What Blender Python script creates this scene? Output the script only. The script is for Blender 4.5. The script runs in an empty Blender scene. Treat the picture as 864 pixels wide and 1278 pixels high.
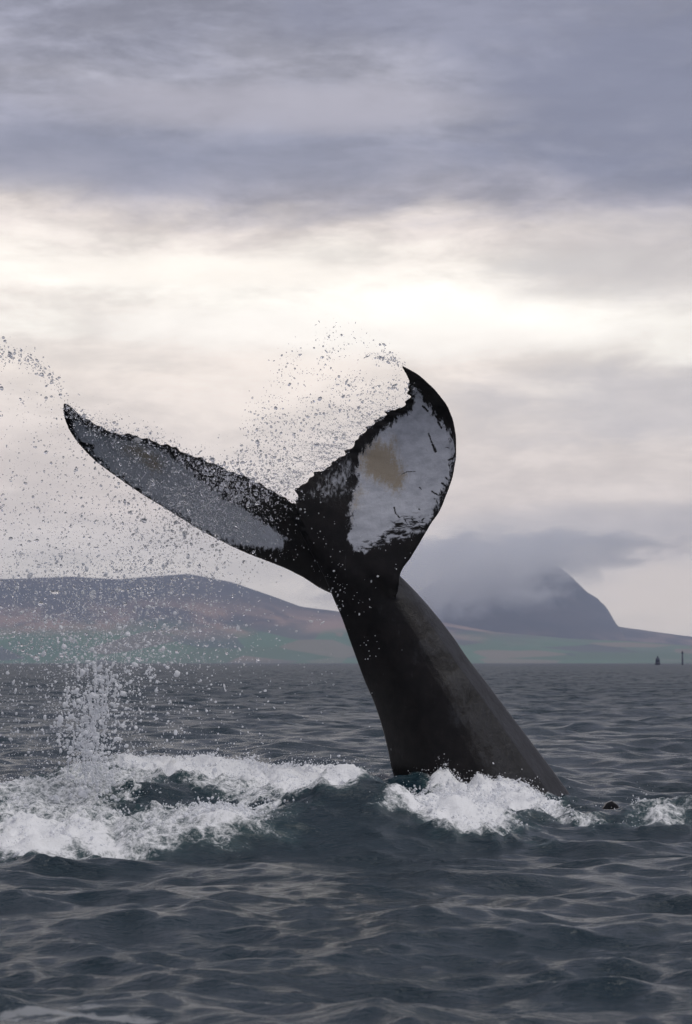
import bpy, bmesh, math, random
import numpy as np
from mathutils import Vector

rng = np.random.default_rng(7)
random.seed(7)
S = bpy.context.scene
COL = S.collection

# ------------------------------------------------------------------ camera
FPX, CX, CY = 2900.0, 432.0, 639.0          # focal length and centre, in photograph pixels
HOR = 826.0                                 # row of the horizon
CAMH = 1.13
DW = 20.0                                   # distance of the whale
PITCH = math.atan((HOR - CY) / FPX)
cam_d = bpy.data.cameras.new("camera")
cam = bpy.data.objects.new("camera", cam_d)
COL.objects.link(cam)
cam.location = (0, 0, CAMH)
cam.rotation_euler = (math.pi / 2 + PITCH, 0, 0)
cam_d.sensor_fit = 'VERTICAL'
cam_d.sensor_height = 36.0
cam_d.sensor_width = 24.33
cam_d.lens = FPX / 1278.0 * 36.0
cam_d.clip_start = 0.1
cam_d.clip_end = 60000
cam_d.dof.use_dof = True
cam_d.dof.focus_distance = 19.9
cam_d.dof.aperture_fstop = 7.1
S.camera = cam

# ------------------------------------------------------------------ light, sky, exposure
SUN_EL, SUN_AZ = math.radians(58), math.radians(112)       # azimuth from +Y towards +X
S.view_settings.view_transform = 'Standard'
S.view_settings.look = 'None'
S.view_settings.exposure = 0.0
S.view_settings.gamma = 1.0
S.cycles.volume_bounces = 16
S.cycles.max_bounces = 20
S.cycles.caustics_refractive = True
S.cycles.caustics_reflective = False
S.cycles.sample_clamp_indirect = 6.0

sun_d = bpy.data.lights.new("sun", 'SUN')
sun_d.energy = 1.5
sun_d.angle = math.radians(40)
sun_d.color = (1.0, 0.96, 0.91)
sun = bpy.data.objects.new("sun", sun_d)
COL.objects.link(sun)
sdir = Vector((math.sin(SUN_AZ) * math.cos(SUN_EL), math.cos(SUN_AZ) * math.cos(SUN_EL), math.sin(SUN_EL)))
sun.rotation_euler = sdir.to_track_quat('Z', 'Y').to_euler()
sun.location = sdir * 30


class NT:
    """small helper for node trees"""
    def __init__(s, tree):
        s.t = tree
        s.n = tree.nodes
        s.l = tree.links

    def new(s, kind, **kw):
        nd = s.n.new(kind)
        for k, v in kw.items():
            if isinstance(k, str) and hasattr(nd, k):
                setattr(nd, k, v)
        return nd

    def put(s, sock, v):
        if isinstance(v, bpy.types.NodeSocket):
            s.l.new(v, sock)
        elif v is not None:
            sock.default_value = v

    def m(s, op, a, b=None, c=None, clamp=False):
        nd = s.n.new('ShaderNodeMath')
        nd.operation = op
        nd.use_clamp = clamp
        s.put(nd.inputs[0], a)
        s.put(nd.inputs[1], b)
        s.put(nd.inputs[2], c)
        return nd.outputs[0]

    def sstep(s, x, lo, hi, a=0.0, b=1.0):
        nd = s.n.new('ShaderNodeMapRange')
        nd.interpolation_type = 'SMOOTHSTEP'
        s.put(nd.inputs['Value'], x)
        nd.inputs['From Min'].default_value = lo
        nd.inputs['From Max'].default_value = hi
        nd.inputs['To Min'].default_value = a
        nd.inputs['To Max'].default_value = b
        return nd.outputs[0]

    def noise(s, vec, scale, detail=4, rough=0.55, dist=0.0, col=False):
        nd = s.n.new('ShaderNodeTexNoise')
        if vec is not None:
            s.l.new(vec, nd.inputs['Vector'])
        nd.inputs['Scale'].default_value = scale
        nd.inputs['Detail'].default_value = detail
        nd.inputs['Roughness'].default_value = rough
        nd.inputs['Distortion'].default_value = dist
        return nd.outputs['Color' if col else 'Fac']

    def mix(s, f, a, b, mode='MIX'):
        nd = s.n.new('ShaderNodeMix')
        nd.data_type = 'RGBA'
        nd.blend_type = mode
        s.put(nd.inputs[0], f)
        s.put(nd.inputs[6], a)
        s.put(nd.inputs[7], b)
        return nd.outputs[2]

    def scalev(s, v, xyz):
        nd = s.n.new('ShaderNodeVectorMath')
        nd.operation = 'MULTIPLY'
        s.put(nd.inputs[0], v)
        nd.inputs[1].default_value = xyz
        return nd.outputs[0]

    def attr(s, name):
        nd = s.n.new('ShaderNodeAttribute')
        nd.attribute_name = name
        return nd.outputs['Fac']

    def ramp(s, x, stops):
        nd = s.n.new('ShaderNodeValToRGB')
        s.put(nd.inputs[0], x)
        e = nd.color_ramp.elements
        while len(e) > 1:
            e.remove(e[-1])
        e[0].position, e[0].color = stops[0][0], (*stops[0][1], 1)
        for p, c in stops[1:]:
            k = e.new(p)
            k.color = (*c, 1)
        return nd.outputs[0]


def lin(r, g=None, b=None):
    if g is None:
        g = b = r
    return tuple(((c / 255) / 12.92 if c / 255 < .04045 else ((c / 255 + .055) / 1.055) ** 2.4) for c in (r, g, b))


W = bpy.data.worlds.new("World")
S.world = W
W.use_nodes = True
wt = NT(W.node_tree)
wt.n.clear()
tc = wt.new('ShaderNodeTexCoord').outputs['Generated']
sep = wt.new('ShaderNodeSeparateXYZ')
wt.l.new(tc, sep.inputs[0])
X, Y, Z = sep.outputs
EL = wt.m('ARCSINE', Z)
AZ = wt.m('ARCTAN2', X, Y)
st = wt.scalev(tc, (1, 1, 3.2))
n1 = wt.noise(st, 7.5, 6, 0.55, 0.5)
n2 = wt.noise(wt.scalev(tc, (1, 1, 3.0)), 22, 7, 0.58, 0.35)
n3 = wt.noise(wt.scalev(tc, (1, 1, 3.4)), 13, 9, 0.64, 0.25)
n4 = wt.noise(wt.scalev(tc, (1, 1, 1.8)), 60, 6, 0.6, 0.3)


def br(r, g, b, k):
    return tuple(k * v * w for v, w in zip(lin(r, g, b), (1.065, 1.04, 1.01)))


def blob(px, py, rx, ry):
    """soft patch of cloud at an azimuth and elevation"""
    a = (px - CX) / FPX
    e = (HOR - py) / FPX
    u = wt.m('DIVIDE', wt.m('SUBTRACT', AZ, a), rx / FPX)
    v = wt.m('DIVIDE', wt.m('SUBTRACT', EL, e), ry / FPX)
    d = wt.m('ADD', wt.m('MULTIPLY', u, u), wt.m('MULTIPLY', v, v))
    d = wt.m('ADD', d, wt.m('MULTIPLY', wt.m('SUBTRACT', n2, 0.5), 2.2))
    return wt.sstep(d, 0.0, 1.6, 1.0, 0.0)


ew = wt.m('ADD', EL, wt.m('MULTIPLY', wt.m('SUBTRACT', n1, 0.5), 0.060))
ew = wt.m('ADD', ew, wt.m('MULTIPLY', wt.m('SUBTRACT', n2, 0.5), 0.022))
ew = wt.m('ADD', ew, wt.m('MULTIPLY', AZ, 0.06))


def e_(py):
    return (HOR - py) / FPX / 0.4


sky = wt.ramp(wt.m('DIVIDE', ew, 0.4), [
    (0.0, br(226, 218, 210, 1.12)), (e_(740), br(236, 227, 216, 1.16)), (e_(690), br(229, 220, 213, 1.17)), (e_(640), br(228, 217, 210, 1.2)),
    (e_(560), br(230, 220, 213, 1.2)), (e_(480), br(240, 230, 221, 1.22)), (e_(430), br(244, 236, 228, 1.10)),
    (e_(395), br(255, 251, 243, 1.28)), (e_(335), br(250, 243, 235, 1.08)), (e_(300), br(228, 219, 214, 1.1)),
    (e_(250), lin(184, 179, 187)), (e_(195), lin(160, 160, 175)), (e_(130), lin(178, 176, 187)),
    (e_(60), lin(160, 160, 175)), (e_(-60), lin(165, 164, 177)), (1.0, lin(166, 166, 178))])
# the break in the deck lies ahead; elsewhere the sky is plain overcast
sky = wt.mix(wt.sstep(wt.m('ABSOLUTE', AZ), 0.5, 1.5, 0.0, 0.92), sky, (*lin(172, 171, 182), 1))
# cloud mottling: stronger in the grey deck above than in the thin bright band
mot = wt.m('ADD', wt.m('MULTIPLY', wt.m('SUBTRACT', wt.sstep(n3, 0.35, 0.65), 0.5), 0.46), wt.m('MULTIPLY', wt.m('SUBTRACT', n4, 0.5), 0.40))
mot = wt.m('MULTIPLY', mot, wt.sstep(EL, 0.15, 0.23, 0.5, 1.0))
sky = wt.mix(1.0, sky, wt.m('ADD', 1.0, mot), 'MULTIPLY')
# individual cloud masses
sky = wt.mix(wt.m('MULTIPLY', blob(800, 130, 230, 130), 0.85), sky, (*lin(134, 137, 158), 1))
sky = wt.mix(wt.m('MULTIPLY', blob(560, 20, 240, 50), 0.6), sky, (*lin(146, 148, 168), 1))
sky = wt.mix(wt.m('MULTIPLY', blob(150, 205, 420, 42), 0.65), sky, (*lin(146, 149, 168), 1))
sky = wt.mix(wt.m('MULTIPLY', blob(330, 140, 300, 30), 0.7), sky, (*lin(186, 182, 192), 1))
sky = wt.mix(wt.m('MULTIPLY', blob(860, 330, 240, 60), 0.55), sky, (*lin(205, 199, 199), 1))
sky = wt.mix(wt.m('MULTIPLY', blob(820, 505, 260, 55), 0.6), sky, (*lin(196, 192, 196), 1))
sky = wt.mix(wt.m('MULTIPLY', blob(800, 655, 230, 26), 0.55), sky, (*lin(190, 186, 190), 1))
sky = wt.mix(wt.m('MULTIPLY', blob(480, 410, 330, 40), 0.7), sky, (*br(255, 252, 246, 1.35), 1))
sky = wt.mix(wt.m('MULTIPLY', blob(240, 342, 260, 18), 0.7), sky, (*br(255, 249, 240, 1.25), 1))
sky = wt.mix(wt.m('MULTIPLY', blob(850, 745, 130, 45), 0.8), sky, (*br(250, 236, 222, 1.15), 1))
nish = wt.new('ShaderNodeTexSky')
nish.sky_type = 'NISHITA'
nish.sun_disc = False
nish.sun_elevation = SUN_EL
nish.sun_rotation = SUN_AZ
bg1 = wt.new('ShaderNodeBackground')
wt.l.new(nish.outputs[0], bg1.inputs[0])
bg1.inputs[1].default_value = 0.09
bg2 = wt.new('ShaderNodeBackground')
wt.l.new(sky, bg2.inputs[0])
bg2.inputs[1].default_value = 1.0
mixs = wt.new('ShaderNodeMixShader')
mixs.inputs[0].default_value = 0.94
wt.l.new(bg1.outputs[0], mixs.inputs[1])
wt.l.new(bg2.outputs[0], mixs.inputs[2])
wo = wt.new('ShaderNodeOutputWorld')
wt.l.new(mixs.outputs[0], wo.inputs[0])
W.cycles.sampling_method = 'MANUAL'
W.cycles.sample_map_resolution = 1024


# ------------------------------------------------------------------ helpers
def ray(px, py):
    """direction of a photograph pixel scaled so that its Y part is 1"""
    px = np.asarray(px, float)
    py = np.asarray(py, float)
    u, v = (px - CX) / FPX, (CY - py) / FPX
    c, s = math.cos(PITCH), math.sin(PITCH)
    y = c - v * s
    z = s + v * c
    return u / y, z / y


def at(px, py, yy):
    u, w = ray(px, py)
    return np.stack([u * yy, np.broadcast_to(yy, np.shape(u)) + 0.0 * u, CAMH + w * yy], -1)


def tag(o, label=None, cat=None, group=None, kind=None):
    if label:
        o["label"] = label
    if cat:
        o["category"] = cat
    if group:
        o["group"] = group
    if kind:
        o["kind"] = kind
    return o


def mesh_obj(name, verts, faces, mat=None, parent=None, smooth=True):
    me = bpy.data.meshes.new(name)
    verts = np.asarray(verts, np.float32)
    if isinstance(faces, np.ndarray):
        n, k = faces.shape
        me.vertices.add(len(verts))
        me.vertices.foreach_set("co", verts.ravel())
        me.loops.add(n * k)
        me.loops.foreach_set("vertex_index", faces.astype(np.int32).ravel())
        me.polygons.add(n)
        me.polygons.foreach_set("loop_start", np.arange(0, n * k, k, dtype=np.int32))
        me.update(calc_edges=True)
    else:
        me.from_pydata([tuple(map(float, v)) for v in verts], [], faces)
        me.update()
    if smooth:
        me.polygons.foreach_set("use_smooth", np.ones(len(me.polygons), bool))
    if mat:
        me.materials.append(mat)
    o = bpy.data.objects.new(name, me)
    COL.objects.link(o)
    if parent:
        o.parent = parent
    return o


def fattr(me, name, arr):
    a = me.attributes.new(name, 'FLOAT', 'POINT')
    a.data.foreach_set("value", np.ascontiguousarray(arr, np.float32))


def new_mat(name):
    m = bpy.data.materials.new(name)
    m.use_nodes = True
    t = NT(m.node_tree)
    t.n.clear()
    out = t.new('ShaderNodeOutputMaterial')
    return m, t, out


def bsdf(t, out=None, **kw):
    p = t.new('ShaderNodeBsdfPrincipled')
    for k, v in kw.items():
        t.put(p.inputs[k.replace('_', ' ')], v)
    if out:
        t.l.new(p.outputs[0], out.inputs['Surface'])
    return p


def bump(t, h, strength, dist, nrm=None):
    b = t.new('ShaderNodeBump')
    t.put(b.inputs['Height'], h)
    t.put(b.inputs['Strength'], strength)
    t.put(b.inputs['Distance'], dist)
    if nrm is not None:
        t.l.new(nrm, b.inputs['Normal'])
    return b.outputs[0]


def vnoise(x, y, seed=0):
    xi, yi = np.floor(x).astype(np.int64), np.floor(y).astype(np.int64)
    fx, fy = x - xi, y - yi
    fx = fx * fx * fx * (fx * (fx * 6 - 15) + 10)
    fy = fy * fy * fy * (fy * (fy * 6 - 15) + 10)

    def h(a, b):
        n = (a * 374761393 + b * 668265263 + seed * 974634777) & 0xFFFFFFFF
        n = ((n ^ (n >> 13)) * 1274126177) & 0xFFFFFFFF
        return ((n ^ (n >> 16)) & 0xFFFF) / 65535.0
    a = h(xi, yi) * (1 - fx) + h(xi + 1, yi) * fx
    b = h(xi, yi + 1) * (1 - fx) + h(xi + 1, yi + 1) * fx
    return a * (1 - fy) + b * fy


def fbm(x, y, oct=4, seed=0, gain=0.5, ridged=False):
    s, a, tot = 0.0, 1.0, 0.0
    for i in range(oct):
        n = vnoise(x * 2 ** i + 17.3 * i, y * 2 ** i - 9.1 * i, seed + i)
        if ridged:
            n = 1 - np.abs(2 * n - 1)
        s = s + a * n
        tot += a
        a *= gain
    return s / tot


def poly_sd(px, py, poly):
    """signed distance, positive inside"""
    P = np.asarray(poly, float)
    d = np.full(px.shape, 1e9)
    inside = np.zeros(px.shape, bool)
    for i in range(len(P)):
        a, b = P[i], P[(i + 1) % len(P)]
        e = b - a
        wx, wy = px - a[0], py - a[1]
        t = np.clip((wx * e[0] + wy * e[1]) / max(e @ e, 1e-12), 0, 1)
        d = np.minimum(d, (wx - e[0] * t) ** 2 + (wy - e[1] * t) ** 2)
        cond = ((a[1] <= py) != (b[1] <= py))
        with np.errstate(divide='ignore', invalid='ignore'):
            xx = a[0] + (py - a[1]) * e[0] / (e[1] if e[1] != 0 else 1e-12)
        inside ^= cond & (px < xx)
    d = np.sqrt(d)
    return np.where(inside, d, -d)


def resample(pts, n, t=None):
    P = np.asarray(pts, float)
    s = np.r_[0, np.cumsum(np.linalg.norm(np.diff(P, axis=0), axis=1))]
    s /= s[-1]
    q = np.linspace(0, 1, n) if t is None else t
    return np.stack([np.interp(q, s, P[:, k]) for k in range(P.shape[1])], -1)


def smooth_curve(P, it=2):
    P = P.copy()
    for _ in range(it):
        P[1:-1] = 0.25 * P[:-2] + 0.5 * P[1:-1] + 0.25 * P[2:]
    return P


# ------------------------------------------------------------------ the sea
N_W = 180
lam = np.exp(rng.uniform(math.log(0.12), math.log(4.5), N_W))
kk = 2 * math.pi / lam
ang = math.radians(-97) + rng.normal(0, math.radians(46), N_W)
kx, ky = kk * np.cos(ang), kk * np.sin(ang)
ph = rng.uniform(0, 2 * math.pi, N_W)
slope = 0.225 * math.sqrt(2 / N_W) * np.where(lam < 0.5, 1.5, 0.92) * np.where(lam > 1.6, 0.72, 1.0)
amp = slope / kk


def g2(x, y, cx, cy, rx, ry):
    return np.exp(-((x - cx) / rx) ** 2 - ((y - cy) / ry) ** 2)


def swell(x, y):
    """the water heaped up round the whale"""
    h = 0.14 * g2(x, y, -0.4, 20.2, 2.5, 2.0)
    h += 0.07 * g2(x, y, -2.6, 20.0, 1.5, 1.6)
    h -= 0.10 * g2(x, y, -0.3, 14.0, 2.8, 1.0)
    h += 0.33 * g2(x, y, 0.0, 16.2, 0.55, 0.8)
    h += 0.07 * g2(x, y, 0.75, 15.9, 0.7, 0.5)
    h += 0.07 * g2(x, y, -1.0, 15.2, 0.9, 0.5)
    h += 0.07 * g2(x, y, 2.2, 16.6, 1.0, 0.35)
    h -= 0.17 * g2(x, y, 1.85, 19.0, 0.55, 1.3)
    return h


def waves(x, y, space=None):
    z = np.zeros_like(x)
    dx = np.zeros_like(x)
    dy = np.zeros_like(x)
    for i in range(N_W):
        p = kx[i] * x + ky[i] * y + ph[i]
        a = amp[i]
        if space is not None:
            a = a * np.clip(lam[i] / (2.4 * space) - 1.0, 0, 1)
        z += a * np.cos(p)
        s = -0.9 * a * np.sin(p)
        dx += s * kx[i] / kk[i]
        dy += s * ky[i] / kk[i]
    return z, dx, dy


def sea_xy(px, py):
    """where a pixel's ray meets the heaped water"""
    u, w = ray(px, py)
    u, w = np.atleast_1d(u), np.atleast_1d(w)
    ys = np.linspace(9, 30, 1200)[:, None]
    hz = CAMH + w[None] * ys - swell(u[None] * ys, ys)
    k = np.argmax(hz < 0, axis=0)
    yy = ys[k, 0]
    return np.stack([u * yy, yy], -1)


def sp(pts):
    p = np.asarray(pts, float)
    return sea_xy(p[:, 0], p[:, 1])


FOAM = [  # outline, weight: patches of white water
    (sp([(470, 1004), (490, 984), (520, 976), (560, 970), (640, 976), (690, 998), (722, 1018), (750, 1028), (722, 1033), (680, 1020), (655, 1034), (612, 1048), (560, 1044), (515, 1024)]), 1.25),
    (sp([(-60, 985), (60, 985), (130, 970), (200, 962), (330, 962), (440, 968), (488, 978), (440, 986), (400, 990), (430, 1000), (380, 1024), (330, 1048), (255, 1068), (180, 1080), (110, 1076), (-60, 1050)]), 0.72),
    (sp([(-60, 1036), (40, 1042), (95, 1044), (130, 1060), (150, 1080), (60, 1084), (-60, 1080)]), 1.30),
    (sp([(770, 1030), (776, 1014), (794, 1009), (806, 1020), (804, 1032), (784, 1034)]), 1.0),
    (sp([(215, 1045), (260, 1028), (330, 1012), (350, 1022), (320, 1048), (250, 1066)]), 1.0),
    (sp([(130, 980), (200, 962), (300, 962), (420, 966), (470, 974), (400, 982), (300, 978), (200, 985)]), 1.05),
]
DARKHOLE = sp([(170, 1000), (230, 990), (330, 1000), (420, 985), (440, 990), (330, 1020), (200, 1025)])


def foam_field(x, y):
    """0..1, how foamy"""
    f = np.zeros_like(x)
    n = fbm(x * 2.2, y * 1.1, 5, 31, 0.6)
    for poly, wgt in FOAM:
        sdv = poly_sd(x, y / 1.0, poly)
        v = np.clip(0.5 + sdv / 0.55 + (n - 0.5) * 1.9, 0, 1) * wgt
        f = np.maximum(f, v)
    hole = np.clip(poly_sd(x, y, DARKHOLE) / 0.5 + 0.5 + (n - 0.5) * 2.0, 0, 1)
    return np.clip(f - 0.55 * hole * (fbm(x * 3, y * 2, 3, 77) > 0.42), 0, 1.3)


def froth(x, y, f):
    """extra height of the churned water"""
    a = 0.75 - 1.5 * np.abs(fbm(x * 2.4, y * 2.0, 3, 5, 0.5, ridged=True) - 0.55) - 0.45
    b = fbm(x * 9, y * 8, 4, 15, 0.65) - 0.5
    return f * (0.24 * a + 0.075 * b + 0.02)


def grow(start, step, ratio, end):
    v, s = [start], step
    while abs(v[-1]) < abs(end):
        v.append(v[-1] + math.copysign(s, end - start))
        s *= ratio
    return v[1:]


xs_mid = list(np.arange(-3.3, 3.0, 0.026))
xs = np.array(sorted(grow(xs_mid[0], 0.027, 1.07, -6500)) + xs_mid + grow(xs_mid[-1], 0.027, 1.07, 6500))
ys_ = [5.6]
while ys_[-1] < 9000:
    v = ys_[-1]
    st_ = max(0.028, 0.0030 * v) if v < 320 else (0.006 * v if v < 700 else 0.05 * v)
    if 14.2 < v < 21.5:
        st_ = 0.036
    ys_.append(v + st_)
ys_ = sorted(grow(5.6, 0.06, 1.12, -2500))[:] + ys_
ys_ = np.array(ys_)
gx, gy = np.meshgrid(xs, ys_)
ddx = np.gradient(xs)[None].repeat(len(ys_), 0)
ddy = np.gradient(ys_)[:, None].repeat(len(xs), 1)
space = np.maximum(ddx * 0.55, ddy)
near = (np.abs(gx) < 160) & (gy < 900) & (gy > 2)
hz = np.zeros_like(gx)
ox = np.zeros_like(gx)
oy = np.zeros_like(gx)
hz[near], ox[near], oy[near] = waves(gx[near], gy[near], space[near])
slick = 1 - 0.35 * g2(gx, gy, 0.1, 13.6, 1.0, 2.6)
for a_ in (hz, ox, oy):
    a_ *= slick
zone = (np.abs(gx) < 6) & (gy > 9) & (gy < 30)
hz[zone] += swell(gx[zone], gy[zone])
foam = np.zeros_like(gx)
foam[zone] = foam_field(gx[zone], gy[zone])
calm = 1 - 0.45 * np.clip(foam, 0, 1)
hz[zone] += froth(gx[zone], gy[zone], np.clip(foam[zone], 0, 1))
# thin foam streaks drifting in the near water
vx, vy = np.array(xs), None
streak = np.zeros_like(gx)
nz = (gy > 5) & (gy < 14) & (np.abs(gx) < 4)
streak[nz] = np.clip((fbm(gx[nz] * 1.3 + 4, gy[nz] * 2.6, 5, 91, 0.62, True) - 0.66) * 5, 0, 1) * np.clip((-gx[nz] - 0.2) / 0.5, 0, 1) * np.clip((8.6 - gy[nz]) / 1.0, 0, 1)
hz = hz - (gx ** 2 + gy ** 2) / (2 * 6.371e6)          # the curve of the earth hides the farthest water
verts = np.stack([gx + ox, gy + oy, hz], -1).reshape(-1, 3)
nc, nr = len(xs), len(ys_)
idx = np.arange(nc * nr).reshape(nr, nc)
quads = np.stack([idx[:-1, :-1], idx[:-1, 1:], idx[1:, 1:], idx[1:, :-1]], -1).reshape(-1, 4)

m_sea, t, out = new_mat("sea_water")
geo = t.new('ShaderNodeNewGeometry').outputs['Position']
fo = t.attr('foam')
sk = t.attr('streak')
far = t.attr('far')
rip = t.noise(t.scalev(geo, (0.8, 1.35, 1)), 9.0, 4, 0.55, 0.6)
rip2 = t.noise(t.scalev(geo, (0.7, 1.5, 1)), 30.0, 3, 0.6, 0.8)
bign = t.noise(t.scalev(geo, (0.6, 1.4, 1)), 0.55, 4, 0.6, 0.3)
rip3 = t.noise(t.scalev(geo, (1.0, 2.6, 1)), 15.0, 3, 0.55, 0.5)
h1 = t.m('ADD', t.m('MULTIPLY', rip, 0.6), t.m('MULTIPLY', rip2, 0.22))
h1 = t.m('ADD', h1, t.m('MULTIPLY', rip3, 0.45))
ruf = t.sstep(t.noise(t.scalev(geo, (0.7, 1, 1)), 1.1, 4, 0.6, 0.4), 0.36, 0.62, 0.38, 0.9)
nb = bump(t, h1, ruf, 0.05)
fnc = t.noise(t.scalev(geo, (0.5, 1.0, 1)), 3.2, 4, 0.7, 0.2, col=True)
vm1 = t.new('ShaderNodeVectorMath')
vm1.operation = 'SUBTRACT'
t.l.new(fnc, vm1.inputs[0])
vm1.inputs[1].default_value = (0.5, 0.5, 0.5)
vm2 = t.new('ShaderNodeVectorMath')
vm2.operation = 'SCALE'
t.l.new(t.scalev(vm1.outputs[0], (2.2, 4.2, 0)), vm2.inputs[0])
t.put(vm2.inputs['Scale'], t.m('ADD', 0.30, t.m('MULTIPLY', far, 0.7)))
vm3 = t.new('ShaderNodeVectorMath')
t.l.new(nb, vm3.inputs[0])
t.l.new(vm2.outputs[0], vm3.inputs[1])
vm4 = t.new('ShaderNodeVectorMath')
vm4.operation = 'NORMALIZE'
t.l.new(vm3.outputs[0], vm4.inputs[0])
nb = vm4.outputs[0]
aer = t.sstep(t.m('ADD', fo, t.m('MULTIPLY', t.m('SUBTRACT', rip, 0.5), 0.5)), 0.05, 0.75)
wcol = t.mix(aer, (0.007, 0.021, 0.031, 1), (0.028, 0.058, 0.064, 1))
water = bsdf(t, None, Base_Color=wcol, Roughness=t.m('ADD', 0.19, t.m('MULTIPLY', far, 0.22)), IOR=1.333, Normal=nb)
fn1 = t.noise(t.scalev(geo, (1, 0.8, 1)), 16, 8, 0.72, 0.5)
fn2 = t.noise(geo, 75, 4, 0.65)
vo = t.new('ShaderNodeTexVoronoi')
vo.feature = 'DISTANCE_TO_EDGE'
t.l.new(t.scalev(t.mix(0.12, geo, t.noise(geo, 6, 3, col=True)), (1, 0.75, 1)), vo.inputs['Vector'])
vo.inputs['Scale'].default_value = 11
lace = t.sstep(vo.outputs[0], 0.0, 0.2, 0.08, -0.05)
fm = t.m('ADD', fo, t.m('MULTIPLY', t.m('SUBTRACT', fn1, 0.5), 1.15))
fm = t.m('ADD', fm, t.m('MULTIPLY', t.m('SUBTRACT', fn2, 0.5), 0.5))
fm = t.m('ADD', fm, lace)
fmask = t.sstep(fm, 0.45, 0.95)
smask = t.m('MULTIPLY', t.sstep(t.m('ADD', sk, t.m('MULTIPLY', t.m('SUBTRACT', fn1, 0.5), 1.2)), 0.45, 0.9), 0.28)
fmask = t.m('MAXIMUM', fmask, smask)
fh = t.m('ADD', t.m('MULTIPLY', fn1, 1.0), t.m('MULTIPLY', fn2, 0.35))
fnrm = bump(t, fh, 0.6, 0.05)
foamb = bsdf(t, None, Base_Color=(0.86, 0.87, 0.88, 1), Roughness=0.55, Normal=fnrm)
mx = t.new('ShaderNodeMixShader')
t.l.new(fmask, mx.inputs[0])
t.l.new(water.outputs[0], mx.inputs[1])
t.l.new(foamb.outputs[0], mx.inputs[2])
t.l.new(mx.outputs[0], out.inputs['Surface'])

sea = mesh_obj("water", verts, quads, m_sea)
tag(sea, "dark slate grey sea ruffled by small waves", kind="structure")
fattr(sea.data, "foam", foam.ravel())
fattr(sea.data, "streak", streak.ravel())
fattr(sea.data, "far", (np.clip((gy - 16) / 70, 0, 1) ** 0.8).ravel())


def sea_z(x, y):
    z, _, _ = waves(x, y)
    f = foam_field(x, y)
    return z + swell(x, y) + froth(x, y, np.clip(f, 0, 1)), f


# ------------------------------------------------------------------ far shore
def terrain(name, prof, yr, shore, back, x0, x1, seed, mat, rough):
    nx = int((x1 - x0) / 16)
    ny = 70
    X_ = np.linspace(x0, x1, nx)
    Y_ = np.concatenate([np.linspace(shore, yr, 46), np.linspace(yr, back, 26)[1:]])
    P = np.asarray(prof, float)
    u, w = ray(P[:, 0], P[:, 1])
    rx, rz = u * yr, CAMH + w * yr
    H = np.interp(X_, rx, rz)
    GX, GY = np.meshgrid(X_, Y_)
    s = np.where(GY < yr, (GY - shore) / (yr - shore), 1 - (GY - yr) / (back - yr))
    s = np.clip(s, 0, 1)
    prof_s = np.where(GY < yr, 0.55 * s + 0.45 * s * s * (3 - 2 * s), s)
    n = fbm(GX / 420, GY / 420, 5, seed, 0.5) - 0.5
    Zt = H[None] * prof_s + n * rough * np.minimum(1, 2.2 * s) * (1 - 0.75 * (np.abs(GY - yr) < 60)) * (H[None] / 150).clip(0.2, 1)
    Zt += -2.0 * (s < 0.01)
    V = np.stack([GX, GY, Zt], -1).reshape(-1, 3)
    r, c = GX.shape
    I = np.arange(r * c).reshape(r, c)
    Q = np.stack([I[:-1, :-1], I[:-1, 1:], I[1:, 1:], I[1:, :-1]], -1).reshape(-1, 4)
    o = mesh_obj(name, V, Q, mat)
    return o


m_hill, t, out = new_mat("moorland")
geo = t.new('ShaderNodeNewGeometry').outputs['Position']
sx = t.new('ShaderNodeSeparateXYZ')
t.l.new(geo, sx.inputs[0])
hn = t.noise(t.scalev(geo, (1, 0.5, 2.2)), 0.0065, 7, 0.62, 0.4)
hn2 = t.noise(t.scalev(geo, (1, 0.6, 2)), 0.0016, 4, 0.6, 0.3)
hh = t.m('ADD', t.m('ADD', sx.outputs[2], t.sstep(sx.outputs[1], 6600, 6900, 0, 70)), t.m('MULTIPLY', t.m('SUBTRACT', hn2, 0.5), 130))
hh = t.m('ADD', hh, t.m('MULTIPLY', t.m('SUBTRACT', hn, 0.5), 60))
vf = t.new('ShaderNodeTexVoronoi')
t.l.new(t.scalev(geo, (0.7, 0.5, 1.6)), vf.inputs['Vector'])
vf.inputs['Scale'].default_value = 0.009
vsep = t.new('ShaderNodeSeparateColor')
t.l.new(vf.outputs['Color'], vsep.inputs[0])
field = t.ramp(vsep.outputs[0], [(0, (0.06, 0.11, 0.05)), (0.35, (0.07, 0.15, 0.07)), (0.6, (0.05, 0.12, 0.06)), (0.75, (0.19, 0.15, 0.10)), (0.9, (0.03, 0.05, 0.05)), (1, (0.10, 0.16, 0.08))])
heath = t.mix(t.sstep(hn, 0.38, 0.62), (0.045, 0.04, 0.05, 1), (0.28, 0.18, 0.14, 1))
top = t.mix(t.sstep(hn, 0.4, 0.62), (0.03, 0.032, 0.045, 1), (0.055, 0.05, 0.06, 1))
c = t.mix(t.sstep(hh, 55, 100), field, heath)
c = t.mix(t.sstep(hh, 110, 185), c, top)
bsdf(t, out, Base_Color=c, Roughness=0.95)

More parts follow.
